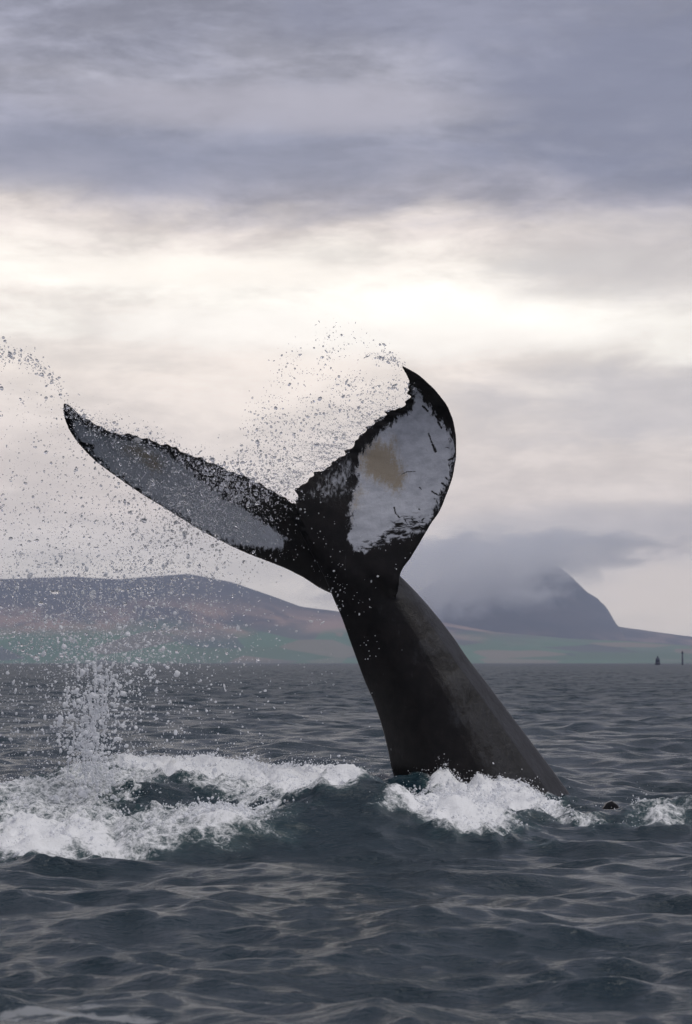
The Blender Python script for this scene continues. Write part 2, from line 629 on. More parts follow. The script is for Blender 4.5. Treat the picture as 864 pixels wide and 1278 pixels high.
hills = terrain("hills", [(-2400, 790), (-1400, 760), (-600, 740), (-200, 730), (0, 722), (90, 719), (150, 723), (235, 717), (290, 727), (340, 744), (375, 757), (430, 764), (500, 768), (560, 778), (620, 789), (700, 797), (780, 800), (864, 806), (1100, 812), (1700, 800), (2600, 806)],
                6400, 5300, 7300, -4600, 4600, 3, m_hill, 40)
tag(hills, "low moorland hills with green fields along the far shore", kind="structure")
mountain = terrain("mountain", [(100, 820), (300, 800), (440, 778), (500, 752), (550, 722), (590, 704), (620, 694), (650, 690), (690, 701), (712, 718), (732, 738), (747, 747), (750, 775), (772, 782), (820, 789), (864, 795), (1000, 803), (1300, 815)],
                   7900, 6700, 8700, -900, 2700, 8, m_hill, 30)
tag(mountain, "blue hazy mountain with a steep right side behind the low shore", kind="structure")

# ------------------------------------------------------------------ the whale
def hermite_sections(keys, n):
    K = np.asarray(keys, float)
    tt = np.arange(len(K))
    q = np.linspace(0, len(K) - 1, n)
    res = np.zeros((n, K.shape[1]))
    for c_ in range(K.shape[1]):
        y = K[:, c_]
        mth = np.gradient(y)
        i = np.clip(np.floor(q).astype(int), 0, len(K) - 2)
        f = q - i
        res[:, c_] = ((2 * f ** 3 - 3 * f ** 2 + 1) * y[i] + (f ** 3 - 2 * f ** 2 + f) * mth[i] + (-2 * f ** 3 + 3 * f ** 2) * y[i + 1] + (f ** 3 - f ** 2) * mth[i + 1])
    return res


#        Lx   Ly    yL     Rx   Ry    yR    crest  front  back
STOCK = [
    (366, 645, 0.03, 384, 645, 0.03, 0.5, 0.02, 0.03),
    (374, 664, 0.02, 418, 660, 0.03, 0.5, 0.05, 0.09),
    (388, 692, 0.01, 462, 684, 0.02, 0.52, 0.11, 0.13),
    (402, 718, 0.00, 486, 704, 0.03, 0.56, 0.17, 0.16),
    (413.5, 744, -0.02, 506, 724, 0.08, 0.66, 0.22, 0.18),
    (426.5, 773, -0.03, 530, 750, 0.12, 0.66, 0.25, 0.21),
    (440.7, 811, -0.03, 561, 788, 0.14, 0.64, 0.28, 0.25),
    (455, 850, -0.03, 586, 824, 0.15, 0.62, 0.31, 0.29),
    (465.5, 874, -0.03, 607, 851, 0.16, 0.60, 0.34, 0.33),
    (475.5, 903, -0.03, 634, 887, 0.17, 0.57, 0.37, 0.37),
    (483.8, 935, -0.03, 662, 924, 0.18, 0.54, 0.41, 0.42),
    (489.6, 962, -0.02, 690, 961, 0.18, 0.50, 0.45, 0.47),
    (501, 984, 0.0, 722, 1003, 0.20, 0.46, 0.50, 0.52),
    (545, 1012, 0.05, 760, 1034, 0.24, 0.46, 0.55, 0.6),
    (620, 1060, 0.15, 812, 1050, 0.3, 0.48, 0.6, 0.7),
    (700, 1150, 0.25, 868, 1060, 0.4, 0.5, 0.65, 0.75),
    (790, 1230, 0.35, 930, 1075, 0.5, 0.5, 0.6, 0.7),
    (870, 1240, 0.45, 980, 1110, 0.6, 0.5, 0.3, 0.4),
]
sec = hermite_sections(STOCK, 120)
NA = 26
bv, bf = [], []
tha = np.linspace(0, math.pi, NA)
aa = 0.5 - 0.5 * np.cos(tha)
for s in sec:
    L = at(s[0], s[1], DW + s[2])
    R = at(s[3], s[4], DW + s[5])
    c_, fd, bd = s[6], s[7], s[8]
    lo = np.clip(aa / c_, 0, 1)
    hi = np.clip((1 - aa) / (1 - c_), 0, 1)
    uu = np.where(aa < c_, lo, hi)
    gf = 0.88 * np.sin(math.pi / 2 * uu) ** 0.8 + 0.12 * uu
    gb = np.sin(math.pi * aa) ** 0.75
    front = L[None] + (R - L)[None] * aa[:, None]
    back = front.copy()
    gf = gf + 0.10 * np.exp(-((aa - 0.86) / 0.05) ** 2) * np.clip((s[1] - 760) / 80, 0, 1)
    front[:, 1] -= fd * gf
    back[:, 1] += bd * gb
    bv.append(np.concatenate([front, back[-2:0:-1]]))
NR = len(bv[0])
V = np.concatenate(bv)
F = []
for i in range(len(bv) - 1):
    for j in range(NR):
        k = (j + 1) % NR
        F.append((i * NR + j, i * NR + k, (i + 1) * NR + k, (i + 1) * NR + j))
F.append(tuple(range(NR))[::-1])
F.append(tuple((len(bv) - 1) * NR + j for j in range(NR)))


def fluke(lead, trail, tmax, tooth, seed, roots=0.0):
    """closed foil between a leading and a trailing edge (px, py, depth), root to tip"""
    n = 110
    # stations bunch up near the tip
    q = np.linspace(0, 1, n)
    Lp = smooth_curve(resample(lead, n, q), 3)
    Tp = smooth_curve(resample(trail, n, q), 1)
    r_ = np.random.default_rng(seed)
    # uneven serration of the trailing edge
    s_len = np.linalg.norm(np.asarray(trail)[-1][:2] - np.asarray(trail)[0][:2])
    pos = np.cumsum(r_.uniform(0.018, 0.05, 60))
    saw = np.zeros(n)
    for p_ in pos[pos < 0.93]:
        hgt = r_.uniform(0.2, 1.0) * tooth
        wd = r_.uniform(0.011, 0.022)
        saw = np.maximum(saw, hgt * np.clip(1 - np.abs(q - p_) / wd, 0, 1) ** 0.8)
    LW = at(Lp[:, 0], Lp[:, 1], DW + Lp[:, 2])
    TW = at(Tp[:, 0], Tp[:, 1], DW + Tp[:, 2])
    dirv = TW - LW
    ln = np.linalg.norm(dirv, axis=1, keepdims=True)
    ln[ln < 1e-4] = 1e-4
    TW = TW + dirv / ln * saw[:, None]
    M = 22
    v = 0.5 - 0.5 * np.cos(np.linspace(0, math.pi, M))
    G = LW[:, None] + (TW - LW)[:, None] * v[None, :, None]
    # normals
    du = np.gradient(G, axis=0)
    dv = np.gradient(G, axis=1)
    nn = np.cross(du, dv)
    nl = np.linalg.norm(nn, axis=2, keepdims=True)
    nl[nl < 1e-9] = 1e-9
    nn /= nl
    mean_n = nn[5:60].reshape(-1, 3).mean(0)
    sgn = -1.0 if mean_n[1] > 0 else 1.0
    nn *= sgn                                        # towards the viewer: the ventral face
    th = 2.6 * (0.2969 * np.sqrt(v) - 0.126 * v - 0.3516 * v ** 2 + 0.2843 * v ** 3 - 0.1036 * v ** 4) * 2
    T = tmax * (1 - 0.80 * q) * np.clip((1 - q) / 0.04, 0.35, 1)
    off = np.maximum(th[None] * T[:, None] * 0.5, 0.010)
    off[:, 0] = 0.0
    off[:, -1] = 0.012
    cup = 0.05 * (np.sin(math.pi * v)[None] * np.sin(math.pi * np.clip(q, 0, 1))[:, None])
    A = G + nn * (off - cup)[..., None]
    B = G - nn * (off + cup)[..., None]
    ring = np.concatenate([A, B[:, -1:0:-1]], axis=1)
    k = ring.shape[1]
    fv = ring.reshape(-1, 3)
    ff = []
    for i in range(n - 1):
        for j in range(k):
            j2 = (j + 1) % k
            ff.append((i * k + j, i * k + j2, (i + 1) * k + j2, (i + 1) * k + j))
    ff.append(tuple(range(k))[::-1])
    ff.append(tuple((n - 1) * k + j for j in range(k)))
    return fv, ff


RL = [(470, 752, 0.0), (488, 750, -0.12), (497, 744, -0.20), (499, 734, -0.22), (500, 720, -0.22), (503, 711, -0.21), (513, 698, -0.20), (525.5, 676, -0.19), (538, 654, -0.18), (549.7, 638, -0.17), (557.5, 618, -0.16), (565, 598, -0.15), (569.8, 572, -0.14), (570, 547, -0.13), (566, 524, -0.13), (558.6, 506, -0.14), (543.5, 487, -0.18), (523, 468, -0.22), (503, 457, -0.26)]
RT = [(395, 690, -0.04), (380, 655, -0.01), (371.5, 630, 0.01), (373.5, 616, 0.02), (381, 604, 0.05), (393, 594.5, 0.08), (404, 588, 0.10), (413, 583, 0.11), (421, 576, 0.12), (430, 570, 0.12), (437, 564, 0.12), (446.5, 549, 0.12), (455, 540, 0.12), (465, 531, 0.11), (476, 524, 0.10), (485, 518, 0.08), (493, 511, 0.06), (504, 508, 0.03), (512, 499, -0.02), (515, 491, -0.06), (514, 483, -0.1), (509, 470, -0.18), (501.5, 457, -0.26)]
LL = [(470, 752, 0.1), (440, 748, 0.14), (411, 742, 0.17), (396, 734, 0.20), (382, 723.5, 0.22), (359, 711, 0.25), (335.7, 701, 0.28), (312.6, 692.5, 0.30), (289.4, 682, 0.32), (266, 670, 0.33), (245, 658.5, 0.33), (222.5, 644.5, 0.32), (206, 634, 0.31), (181, 619, 0.29), (160, 605, 0.27), (139, 590, 0.24), (120, 576, 0.21), (106, 562, 0.18), (93, 546.5, 0.14), (84.5, 532, 0.09), (79.5, 517.5, 0.03), (79.5, 504, -0.02)]
LT = [(400, 680, 0.0), (385, 655, 0.0), (370, 632, 0.0), (359, 624, -0.02), (335.7, 611, -0.05), (312.6, 600, -0.08), (285, 589.5, -0.12), (264, 580, -0.14), (241, 570, -0.16), (225, 564, -0.17), (210, 558.5, -0.17), (193, 553.5, -0.18), (181, 549.5, -0.18), (168, 545, -0.18), (150, 543, -0.17), (133, 538, -0.16), (120, 531, -0.14), (108, 525, -0.12), (96, 515.5, -0.09), (88, 507, -0.06), (81, 503, -0.03)]
parts = [(V, F)]
parts.append(fluke(RL, RT, 0.17, 0.085, 4))
parts.append(fluke(LL, LT, 0.15, 0.045, 9))
# the hooked dorsal fin just breaking the surface beyond the tail stock
bm = bmesh.new()
fin = [(-0.42, -0.5), (-0.30, -0.15), (-0.10, 0.015), (-0.06, 0.075), (-0.015, 0.09), (0.03, 0.06), (0.045, 0.0), (0.16, -0.15), (0.3, -0.5)]
cfin = at(766, 1013, 19.2)
va = [bm.verts.new((cfin[0] + a, cfin[1] - 0.045 - 0.1 * max(0, -b), cfin[2] + b)) for a, b in fin]
vb = [bm.verts.new((cfin[0] + a, cfin[1] + 0.045 + 0.1 * max(0, -b), cfin[2] + b)) for a, b in fin]
bm.faces.new(va)
bm.faces.new(vb[::-1])
for i in range(len(va)):
    j = (i + 1) % len(va)
    bm.faces.new((va[j], va[i], vb[i], vb[j]))
bmesh.ops.triangulate(bm, faces=bm.faces[:])
bm.verts.index_update()
parts.append((np.array([v.co[:] for v in bm.verts]), [tuple(v.index for v in f.verts) for f in bm.faces]))
bm.free()
allv, allf, o0 = [], [], 0
for v_, f_ in parts:
    allv.append(v_)
    allf += [tuple(i + o0 for i in f) for f in f_]
    o0 += len(v_)
me = bpy.data.meshes.new("whale_raw")
me.from_pydata([tuple(p) for p in np.concatenate(allv)], [], allf)
me.update()
bm = bmesh.new()
bm.from_mesh(me)
bmesh.ops.recalc_face_normals(bm, faces=bm.faces[:])
bm.to_mesh(me)
bm.free()
raw = bpy.data.objects.new("whale_raw", me)
COL.objects.link(raw)
md = raw.modifiers.new("r", 'REMESH')
md.mode = 'VOXEL'
md.voxel_size = 0.0088
ms = raw.modifiers.new("s", 'SMOOTH')
ms.factor = 0.5
ms.iterations = 3
dg = bpy.context.evaluated_depsgraph_get()
wm = bpy.data.meshes.new_from_object(raw.evaluated_get(dg))
bpy.data.objects.remove(raw)
wm.name = "humpback_whale"
n_ = len(wm.vertices)
co = np.empty(n_ * 3, np.float32)
wm.vertices.foreach_get("co", co)
co = co.reshape(-1, 3).astype(float)
no = np.empty(n_ * 3, np.float32)
wm.vertices.foreach_get("normal", no)
no = no.reshape(-1, 3)
# extra smoothing where the flukes grow out of the stock
ed = np.empty(len(wm.edges) * 2, np.int32)
wm.edges.foreach_get("vertices", ed)
ed = ed.reshape(-1, 2)
# flat map of the ventral side, in photograph pixels: where the pigment and the stock's lit side were read off
c, s = math.cos(PITCH), math.sin(PITCH)
dz = co[:, 2] - CAMH
dep = co[:, 1] * c + dz * s
qx = CX + FPX * co[:, 0] / dep
qy = CY - FPX * (-co[:, 1] * s + dz * c) / dep
wj = np.exp(-(((qx - 440) / 75) ** 2 + ((qy - 715) / 62) ** 2) * 1.2)
wj = np.clip(wj * 1.6 - 0.15, 0, 1)
deg = np.bincount(ed.ravel(), minlength=n_).astype(float)
cur = co.copy()
for _ in range(40):
    acc = np.zeros_like(cur)
    for k in range(3):
        acc[:, k] = np.bincount(ed[:, 0], cur[ed[:, 1], k], n_) + np.bincount(ed[:, 1], cur[ed[:, 0], k], n_)
    cur += (acc / deg[:, None] - cur) * (wj * 0.55)[:, None]
wm.vertices.foreach_set("co", cur.astype(np.float32).ravel())
wm.update()
front = (no[:, 1] < 0.15)

WHITE_R = [(515, 484), (519, 484), (530, 500), (541, 516), (553, 527), (561, 540), (566, 560), (566, 578), (561, 598), (553, 617), (545, 635), (537, 650), (526, 662), (508, 670), (488, 676), (470, 684), (455, 689), (441, 685), (434, 672), (438, 655), (435, 640), (440, 622), (446, 606), (446, 588), (449, 570), (458, 556), (472, 543), (488, 529), (500, 519), (510, 514), (517, 503)]
SMUDGE = [(384, 616), (398, 602), (418, 584), (436, 570), (447, 590), (442, 612), (425, 620), (400, 624)]
YEL_R = [(447, 566), (455, 552), (470, 545), (483, 550), (490, 540), (498, 548), (500, 570), (510, 590), (508, 608), (495, 621), (480, 610), (460, 602), (446, 588)]
YEL_R2 = [(436, 640), (440, 618), (450, 602), (458, 612), (446, 640), (440, 660)]
WHITE_L = [(90, 519), (106, 530), (130, 543), (150, 547), (172, 551), (200, 561), (230, 580), (252, 600), (280, 622), (308, 638), (335, 655), (352, 668), (357, 679), (348, 687), (320, 683), (298, 680), (272, 671), (240, 653), (215, 638), (190, 622), (165, 606), (140, 588), (120, 572), (101, 552), (91, 536)]
YEL_L = [(150, 552), (170, 551), (190, 558), (205, 575), (206, 592), (188, 592), (172, 576), (152, 566)]
white = np.maximum(poly_sd(qx, qy, WHITE_R), poly_sd(qx, qy, WHITE_L))
white = np.where(front, white, -60)
smud = np.where(front, poly_sd(qx, qy, SMUDGE), -60)
yel = np.maximum(np.maximum(poly_sd(qx, qy, YEL_R), poly_sd(qx, qy, YEL_R2) - 1), poly_sd(qx, qy, YEL_L))
fl_line = np.array([(495, 735), (503, 770), (520, 800), (545, 850), (560, 890), (575, 940), (600, 1000)], float)
flank = qx - np.interp(qy, fl_line[:, 1], fl_line[:, 0])  # side of the stock turned to the sky, painted lighter below
flank = np.where(qy < 715, -60, flank)
SCARS = [(535, 541, 543, 564, 1.6), (541, 556, 544, 563, 2.4), (528, 507, 534, 513, 2.2), (544, 519, 549, 525, 2.4), (547, 527, 551, 534, 2.2), (501, 592, 508, 589, 0.9), (508, 589, 519, 588, 0.8), (492, 633, 494, 641, 1.6), (494, 641, 499, 646, 1.4), (539, 613, 547, 618, 1.7), (547, 618, 557, 617, 1.6), (552, 603, 558, 608, 2.2), (560, 574, 566, 572, 1.8), (566, 572, 568, 566, 1.8), (556, 558, 561, 559, 1.0), (524, 608, 526, 611, 1.3), (504, 646, 508, 653, 1.2), (541, 622, 546, 623, 1.0), (523, 635, 525, 637, 1.5), (556, 596, 560, 599, 1.8), (494, 521, 496, 523, 1.4), (101, 553, 116, 557, 3.5), (112, 556, 116, 559, 3.2), (153, 595, 155, 596, 2.6), (170, 612, 182, 620, 1.8), (196, 628, 204, 633, 1.5), (435, 640, 438, 663, -0.9), (122, 572, 126, 575, 1.6)]
sc = np.zeros(n_)
for x0, y0, x1, y1, wd in SCARS:
    e = np.array([x1 - x0, y1 - y0])
    tt = np.clip(((qx - x0) * e[0] + (qy - y0) * e[1]) / (e @ e), 0, 1)
    d = np.hypot(qx - x0 - e[0] * tt, qy - y0 - e[1] * tt)
    sc = np.maximum(sc, np.clip(1.3 - d / max(abs(wd), 0.9), 0, 1)) if wd > 0 else sc
sc = np.where(front, sc, 0)
fattr(wm, "white", white / 100)
fattr(wm, "smudge", smud / 100)
fattr(wm, "yellow", yel / 100)
fattr(wm, "flank", flank / 100)
MOTT = [(436, 694), (455, 672), (480, 660), (492, 645), (512, 640), (535, 640), (556, 622), (548, 650), (530, 672), (490, 696)]
fattr(wm, "mottle", np.where(front, poly_sd(qx, qy, MOTT), -60) / 100)
fattr(wm, "scar", sc)

m_wh, t, out = new_mat("whale_skin")
obj = t.new('ShaderNodeTexCoord').outputs['Object']
a_w, a_s, a_y, a_f, a_c, a_m = (t.attr(k) for k in ("white", "smudge", "yellow", "flank", "scar", "mottle"))
# pigment noise drawn out along the stock
strv = t.new('ShaderNodeMapping')
strv.inputs['Rotation'].default_value = (0, math.radians(-30), 0)
strv.inputs['Scale'].default_value = (1.0, 1.0, 0.35)
t.l.new(obj, strv.inputs['Vector'])
na = t.noise(strv.outputs[0], 26, 8, 0.68, 0.6)
nb_ = t.noise(obj, 60, 6, 0.7)
nc_ = t.noise(obj, 9, 6, 0.6, 0.4)
nblot = t.noise(obj, 4.5, 9, 0.68, 0.15)
nd_ = t.noise(strv.outputs[0], 7, 8, 0.65, 0.5)
wv = t.m('ADD', a_w, t.m('MULTIPLY', t.m('SUBTRACT', na, 0.5), 0.32))
wv = t.m('ADD', wv, t.m('MULTIPLY', t.m('SUBTRACT', nb_, 0.5), 0.10))
wmask = t.sstep(wv, -0.02, 0.035)
sdiag = t.new('ShaderNodeMapping')
sdiag.inputs['Rotation'].default_value = (0, math.radians(35), 0)
sdiag.inputs['Scale'].default_value = (0.35, 1.0, 1.0)
t.l.new(obj, sdiag.inputs['Vector'])
nm_ = t.noise(sdiag.outputs[0], 30, 6, 0.7, 0.6)
mot_ = t.m('ADD', t.m('MULTIPLY', a_m, 3.0), t.m('MULTIPLY', t.m('SUBTRACT', nm_, 0.52), 5.0))
wmask = t.m('MULTIPLY', wmask, t.m('SUBTRACT', 1.0, t.m('MULTIPLY', t.sstep(mot_, 0.0, 0.6), t.sstep(a_m, -0.05, 0.06))))
fleck = t.sstep(t.m('ADD', nb_, t.m('MULTIPLY', t.m('SUBTRACT', nc_, 0.5), 0.5)), 0.66, 0.74)
wmask = t.m('MULTIPLY', wmask, t.m('SUBTRACT', 1.0, t.m('MULTIPLY', fleck, 0.35)))
sv = t.m('ADD', t.m('MULTIPLY', a_s, 2.2), t.m('MULTIPLY', t.m('SUBTRACT', na, 0.47), 4.0))
smask = t.m('MULTIPLY', t.sstep(sv, 0.0, 1.0), 0.72)
smask = t.m('MULTIPLY', smask, t.sstep(a_s, -0.06, 0.05))
wmask = t.m('MAXIMUM', wmask, smask)
scar = t.sstep(t.m('ADD', a_c, t.m('MULTIPLY', t.m('SUBTRACT', nb_, 0.5), 2.0)), 0.45, 0.95)
wmask = t.m('MULTIPLY', wmask, t.m('SUBTRACT', 1.0, scar))
fv = t.m('ADD', a_f, t.m('MULTIPLY', t.m('SUBTRACT', nblot, 0.52), 2.6))
fv = t.m('ADD', fv, t.m('MULTIPLY', t.m('SUBTRACT', na, 0.5), 0.3))
fmask = t.sstep(fv, -0.08, 0.30)
dark = t.mix(t.sstep(nc_, 0.35, 0.7), (0.003, 0.0026, 0.0028, 1), (0.009, 0.007, 0.007, 1))
grey = t.mix(t.sstep(t.m('ADD', t.m('MULTIPLY', na, 0.5), t.m('MULTIPLY', nblot, 0.5)), 0.38, 0.62), (0.005, 0.005, 0.006, 1), (0.015, 0.0155, 0.019, 1))
base = t.mix(fmask, dark, grey)  # sky-lit flank painted greyer than the shaded front, edge broken by skin mottling
lp = t.m('MULTIPLY', t.sstep(t.noise(obj, 7, 8, 0.7, 0.2), 0.54, 0.66), t.m('MULTIPLY', fmask, t.sstep(a_f, 0.45, 0.02)))
base = t.mix(t.m('MULTIPLY', lp, 0.26), base, (0.052, 0.053, 0.060, 1))
scr = t.new('ShaderNodeMapping')
scr.inputs['Rotation'].default_value = (0, math.radians(-33), 0)
scr.inputs['Scale'].default_value = (1.0, 1.0, 0.06)
t.l.new(obj, scr.inputs['Vector'])
scn = t.noise(scr.outputs[0], 55, 3, 0.6, 0.4)
scratch = t.m('MULTIPLY', t.sstep(scn, 0.66, 0.74), t.sstep(nc_, 0.42, 0.6))
base = t.mix(t.m('MULTIPLY', scratch, 0.5), base, (0.055, 0.055, 0.06, 1))
wst = t.noise(sdiag.outputs[0], 14, 7, 0.65, 0.3)
whitec = t.mix(t.sstep(t.m('ADD', t.m('MULTIPLY', nc_, 0.4), t.m('MULTIPLY', wst, 0.6)), 0.34, 0.62), (0.36, 0.375, 0.415, 1), (0.53, 0.545, 0.59, 1))
yv = t.m('ADD', t.m('MULTIPLY', a_y, 6.5), t.m('MULTIPLY', t.m('SUBTRACT', na, 0.5), 2.0))
ymask = t.sstep(t.m('ADD', yv, t.m('MULTIPLY', t.m('SUBTRACT', nb_, 0.5), 1.6)), -0.2, 0.9, 0.0, 0.8)
whitec = t.mix(ymask, whitec, (0.30, 0.235, 0.14, 1))
base = t.mix(wmask, base, whitec)
rg = t.m('ADD', 0.16, t.m('MULTIPLY', nd_, 0.34))
rg = t.m('ADD', rg, t.m('MULTIPLY', fmask, 0.06))
nrm = bump(t, t.m('ADD', na, t.m('MULTIPLY', nb_, 0.4)), 0.25, 0.02)
nrm = bump(t, nblot, 0.22, 0.06, nrm)
bsdf(t, out, Base_Color=base, Roughness=rg, IOR=1.35, Specular_IOR_Level=t.m('ADD', 0.3, t.m('MULTIPLY', fmask, 0.12)), Normal=nrm, Coat_Weight=0.2, Coat_Roughness=0.14, Coat_IOR=1.33)
wm.materials.clear()
wm.materials.append(m_wh)
wm.polygons.foreach_set("use_smooth", np.ones(len(wm.polygons), bool))
whale = bpy.data.objects.new("humpback_whale", wm)
COL.objects.link(whale)
tag(whale, "humpback whale tail raised out of the sea, dark skin with white patches under both flukes", "whale")

# ------------------------------------------------------------------ spray and froth
m_drop, t, out = new_mat("water_drop")
gl = bsdf(t, None, Base_Color=(0.98, 0.98, 1.0, 1), Roughness=0.03, IOR=1.333, Transmission_Weight=1.0)
df = t.new('ShaderNodeBsdfTranslucent')
df.inputs[0].default_value = (0.9, 0.91, 0.94, 1)
mx = t.new('ShaderNodeMixShader')
mx.inputs[0].default_value = 0.15
t.l.new(gl.outputs[0], mx.inputs[1])
t.l.new(df.outputs[0], mx.inputs[2])
t.l.new(mx.outputs[0], out.inputs['Surface'])
m_froth, t, out = new_mat("froth")
gl = bsdf(t, None, Base_Color=(0.97, 0.98, 1.0, 1), Roughness=0.08, IOR=1.333, Transmission_Weight=1.0)
d1 = bsdf(t, None, Base_Color=(0.87, 0.88, 0.90, 1), Roughness=0.4)
d2 = t.new('ShaderNodeBsdfTranslucent')
d2.inputs[0].default_value = (0.92, 0.93, 0.95, 1)
df = t.new('ShaderNodeMixShader')
df.inputs[0].default_value = 0.4
t.l.new(d1.outputs[0], df.inputs[1])
t.l.new(d2.outputs[0], df.inputs[2])
oi = t.noise(t.new('ShaderNodeNewGeometry').outputs['Position'], 28, 2)
mx = t.new('ShaderNodeMixShader')
t.l.new(t.sstep(oi, 0.3, 0.6, 0.7, 1.0), mx.inputs[0])
t.l.new(gl.outputs[0], mx.inputs[1])
t.l.new(df.outputs[0], mx.inputs[2])
t.l.new(mx.outputs[0], out.inputs['Surface'])


m_plume, t, out = new_mat("falling_water")
gl = bsdf(t, None, Base_Color=(0.98, 0.98, 1.0, 1), Roughness=0.05, IOR=1.333, Transmission_Weight=1.0)
d1 = bsdf(t, None, Base_Color=(0.90, 0.91, 0.93, 1), Roughness=0.3)
d2 = t.new('ShaderNodeBsdfTranslucent')
d2.inputs[0].default_value = (0.94, 0.95, 0.97, 1)
df = t.new('ShaderNodeMixShader')
t.l.new(d1.outputs[0], df.inputs[1])
t.l.new(d2.outputs[0], df.inputs[2])
mx = t.new('ShaderNodeMixShader')
mx.inputs[0].default_value = 0.85
t.l.new(gl.outputs[0], mx.inputs[1])
t.l.new(df.outputs[0], mx.inputs[2])
t.l.new(mx.outputs[0], out.inputs['Surface'])


def scatter_group(name, mat, lump):
    ng = bpy.data.node_groups.new(name, 'GeometryNodeTree')
    ng.interface.new_socket("Geometry", in_out='INPUT', socket_type='NodeSocketGeometry')
    ng.interface.new_socket("Geometry", in_out='OUTPUT', socket_type='NodeSocketGeometry')
    N, Lk = ng.nodes, ng.links
    gi, go = N.new('NodeGroupInput'), N.new('NodeGroupOutput')
    join = N.new('GeometryNodeJoinGeometry')
    for i in range(5):
        ico = N.new('GeometryNodeMeshIcoSphere')
        ico.inputs['Radius'].default_value = 1.0
        ico.inputs['Subdivisions'].default_value = 3
        sp_ = N.new('GeometryNodeSetPosition')
        nz_ = N.new('ShaderNodeTexNoise')
        nz_.noise_dimensions = '4D'
        nz_.inputs['W'].default_value = i * 7.3
        nz_.inputs['Scale'].default_value = 0.75
        nz_.inputs['Detail'].default_value = 1.0
        sub = N.new('ShaderNodeVectorMath')
        sub.operation = 'SUBTRACT'
        sub.inputs[1].default_value = (0.5, 0.5, 0.5)
        scl = N.new('ShaderNodeVectorMath')
        scl.operation = 'SCALE'
        scl.inputs['Scale'].default_value = lump
        Lk.new(nz_.outputs['Color'], sub.inputs[0])
        Lk.new(sub.outputs[0], scl.inputs[0])
        Lk.new(ico.outputs['Mesh'], sp_.inputs['Geometry'])
        Lk.new(scl.outputs[0], sp_.inputs['Offset'])
        sh = N.new('GeometryNodeSetShadeSmooth')
        Lk.new(sp_.outputs[0], sh.inputs[0])
        sm = N.new('GeometryNodeSetMaterial')
        sm.inputs['Material'].default_value = mat
        Lk.new(sh.outputs[0], sm.inputs[0])
        g2i = N.new('GeometryNodeGeometryToInstance')
        Lk.new(sm.outputs[0], g2i.inputs[0])
        Lk.new(g2i.outputs[0], join.inputs[0])
    iop = N.new('GeometryNodeInstanceOnPoints')
    Lk.new(gi.outputs[0], iop.inputs['Points'])
    Lk.new(join.outputs[0], iop.inputs['Instance'])
    iop.inputs['Pick Instance'].default_value = True
    for nm, sock in (("scl", 'Scale'), ("rot", 'Rotation')):
        na_ = N.new('GeometryNodeInputNamedAttribute')
        na_.data_type = 'FLOAT_VECTOR'
        na_.inputs['Name'].default_value = nm
        Lk.new(na_.outputs[0], iop.inputs[sock])
    ni = N.new('GeometryNodeInputNamedAttribute')
    ni.data_type = 'INT'
    ni.inputs['Name'].default_value = "pick"
    Lk.new(ni.outputs[0], iop.inputs['Instance Index'])
    Lk.new(iop.outputs[0], go.inputs[0])
    return ng


NG_DROP = scatter_group("drops", m_drop, 1.0)
NG_PLUME = scatter_group("plume_drops", m_plume, 1.0)
NG_FROTH = scatter_group("froth_beads", m_froth, 1.1)


def drops(name, pts, rad, ng, mat, label, stretch=0.35, rots=None):
    pts = np.asarray(pts)
    n = len(pts)
    me = bpy.data.meshes.new(name)
    me.vertices.add(n)
    me.vertices.foreach_set("co", pts.astype(np.float32).ravel())
    st3 = np.exp(rng.normal(0, stretch, (n, 3)))
    a = me.attributes.new("scl", 'FLOAT_VECTOR', 'POINT')
    a.data.foreach_set("vector", (rad[:, None] * st3).astype(np.float32).ravel())
    a = me.attributes.new("rot", 'FLOAT_VECTOR', 'POINT')
    r = rng.uniform(0, 6.28, (n, 3)) if rots is None else rots
    a.data.foreach_set("vector", r.astype(np.float32).ravel())
    a = me.attributes.new("pick", 'INT', 'POINT')
    a.data.foreach_set("value", rng.integers(0, 5, n).astype(np.int32))
    me.materials.append(mat)
    o = bpy.data.objects.new(name, me)
    COL.objects.link(o)
    m_ = o.modifiers.new("scatter", 'NODES')
    m_.node_group = ng
    tag(o, label, "spray", kind="stuff")
    return o


def rsize(n, med=0.0042, sig=0.55, mx_=0.02):
    return np.minimum(med * np.exp(rng.normal(0, sig, n)), mx_)


def clumped(n, f):
    """draw 2-D samples by f(n), then gather some into small clumps and strings"""
    P = f(n)
    k = n // 3
    i = rng.integers(0, n, k)
    P[rng.permutation(n)[:k]] = P[i] + rng.normal(0, 4.5, (k, 2))
    return P


# curtain flung off the right fluke's trailing edge
ET = np.array([(371, 628), (381, 604), (413, 583), (437, 564), (455, 540), (485, 518), (508, 505), (514, 485), (503, 457)], float)
FR = np.array([(282, 596), (290, 560), (302, 535), (322, 500), (345, 465), (375, 432), (415, 408), (445, 404), (494, 448)], float)


def curtain(n):
    s_ = rng.uniform(0, 1, n) ** 1.15
    e = resample(ET, n, s_)
    f_ = resample(FR, n, s_)
    d = rng.beta(1.15, 1.1, n)
    fade = 1 + rng.normal(0, 0.05, n)
    return e + (f_ - e) * (d * fade)[:, None] + rng.normal(0, 4, (n, 2))


P = clumped(7000, curtain)
keep = rng.uniform(0, 1, len(P)) < np.clip(0.25 + (fbm(P[:, 0] / 30, P[:, 1] / 22, 3, 41) - 0.35) * 3, 0.1, 1)
keep &= ~((P[:, 1] < 470) & (P[:, 0] > 420) & (rng.uniform(0, 1, len(P)) < 0.75))
P = P[keep]
R_ = rsize(len(P), 0.0022, 0.65, 0.012)
D_ = rng.normal(0.0, 0.28, len(P))
pts = [at(P[:, 0], P[:, 1], DW + 0.05 + D_)]
rad = [R_]
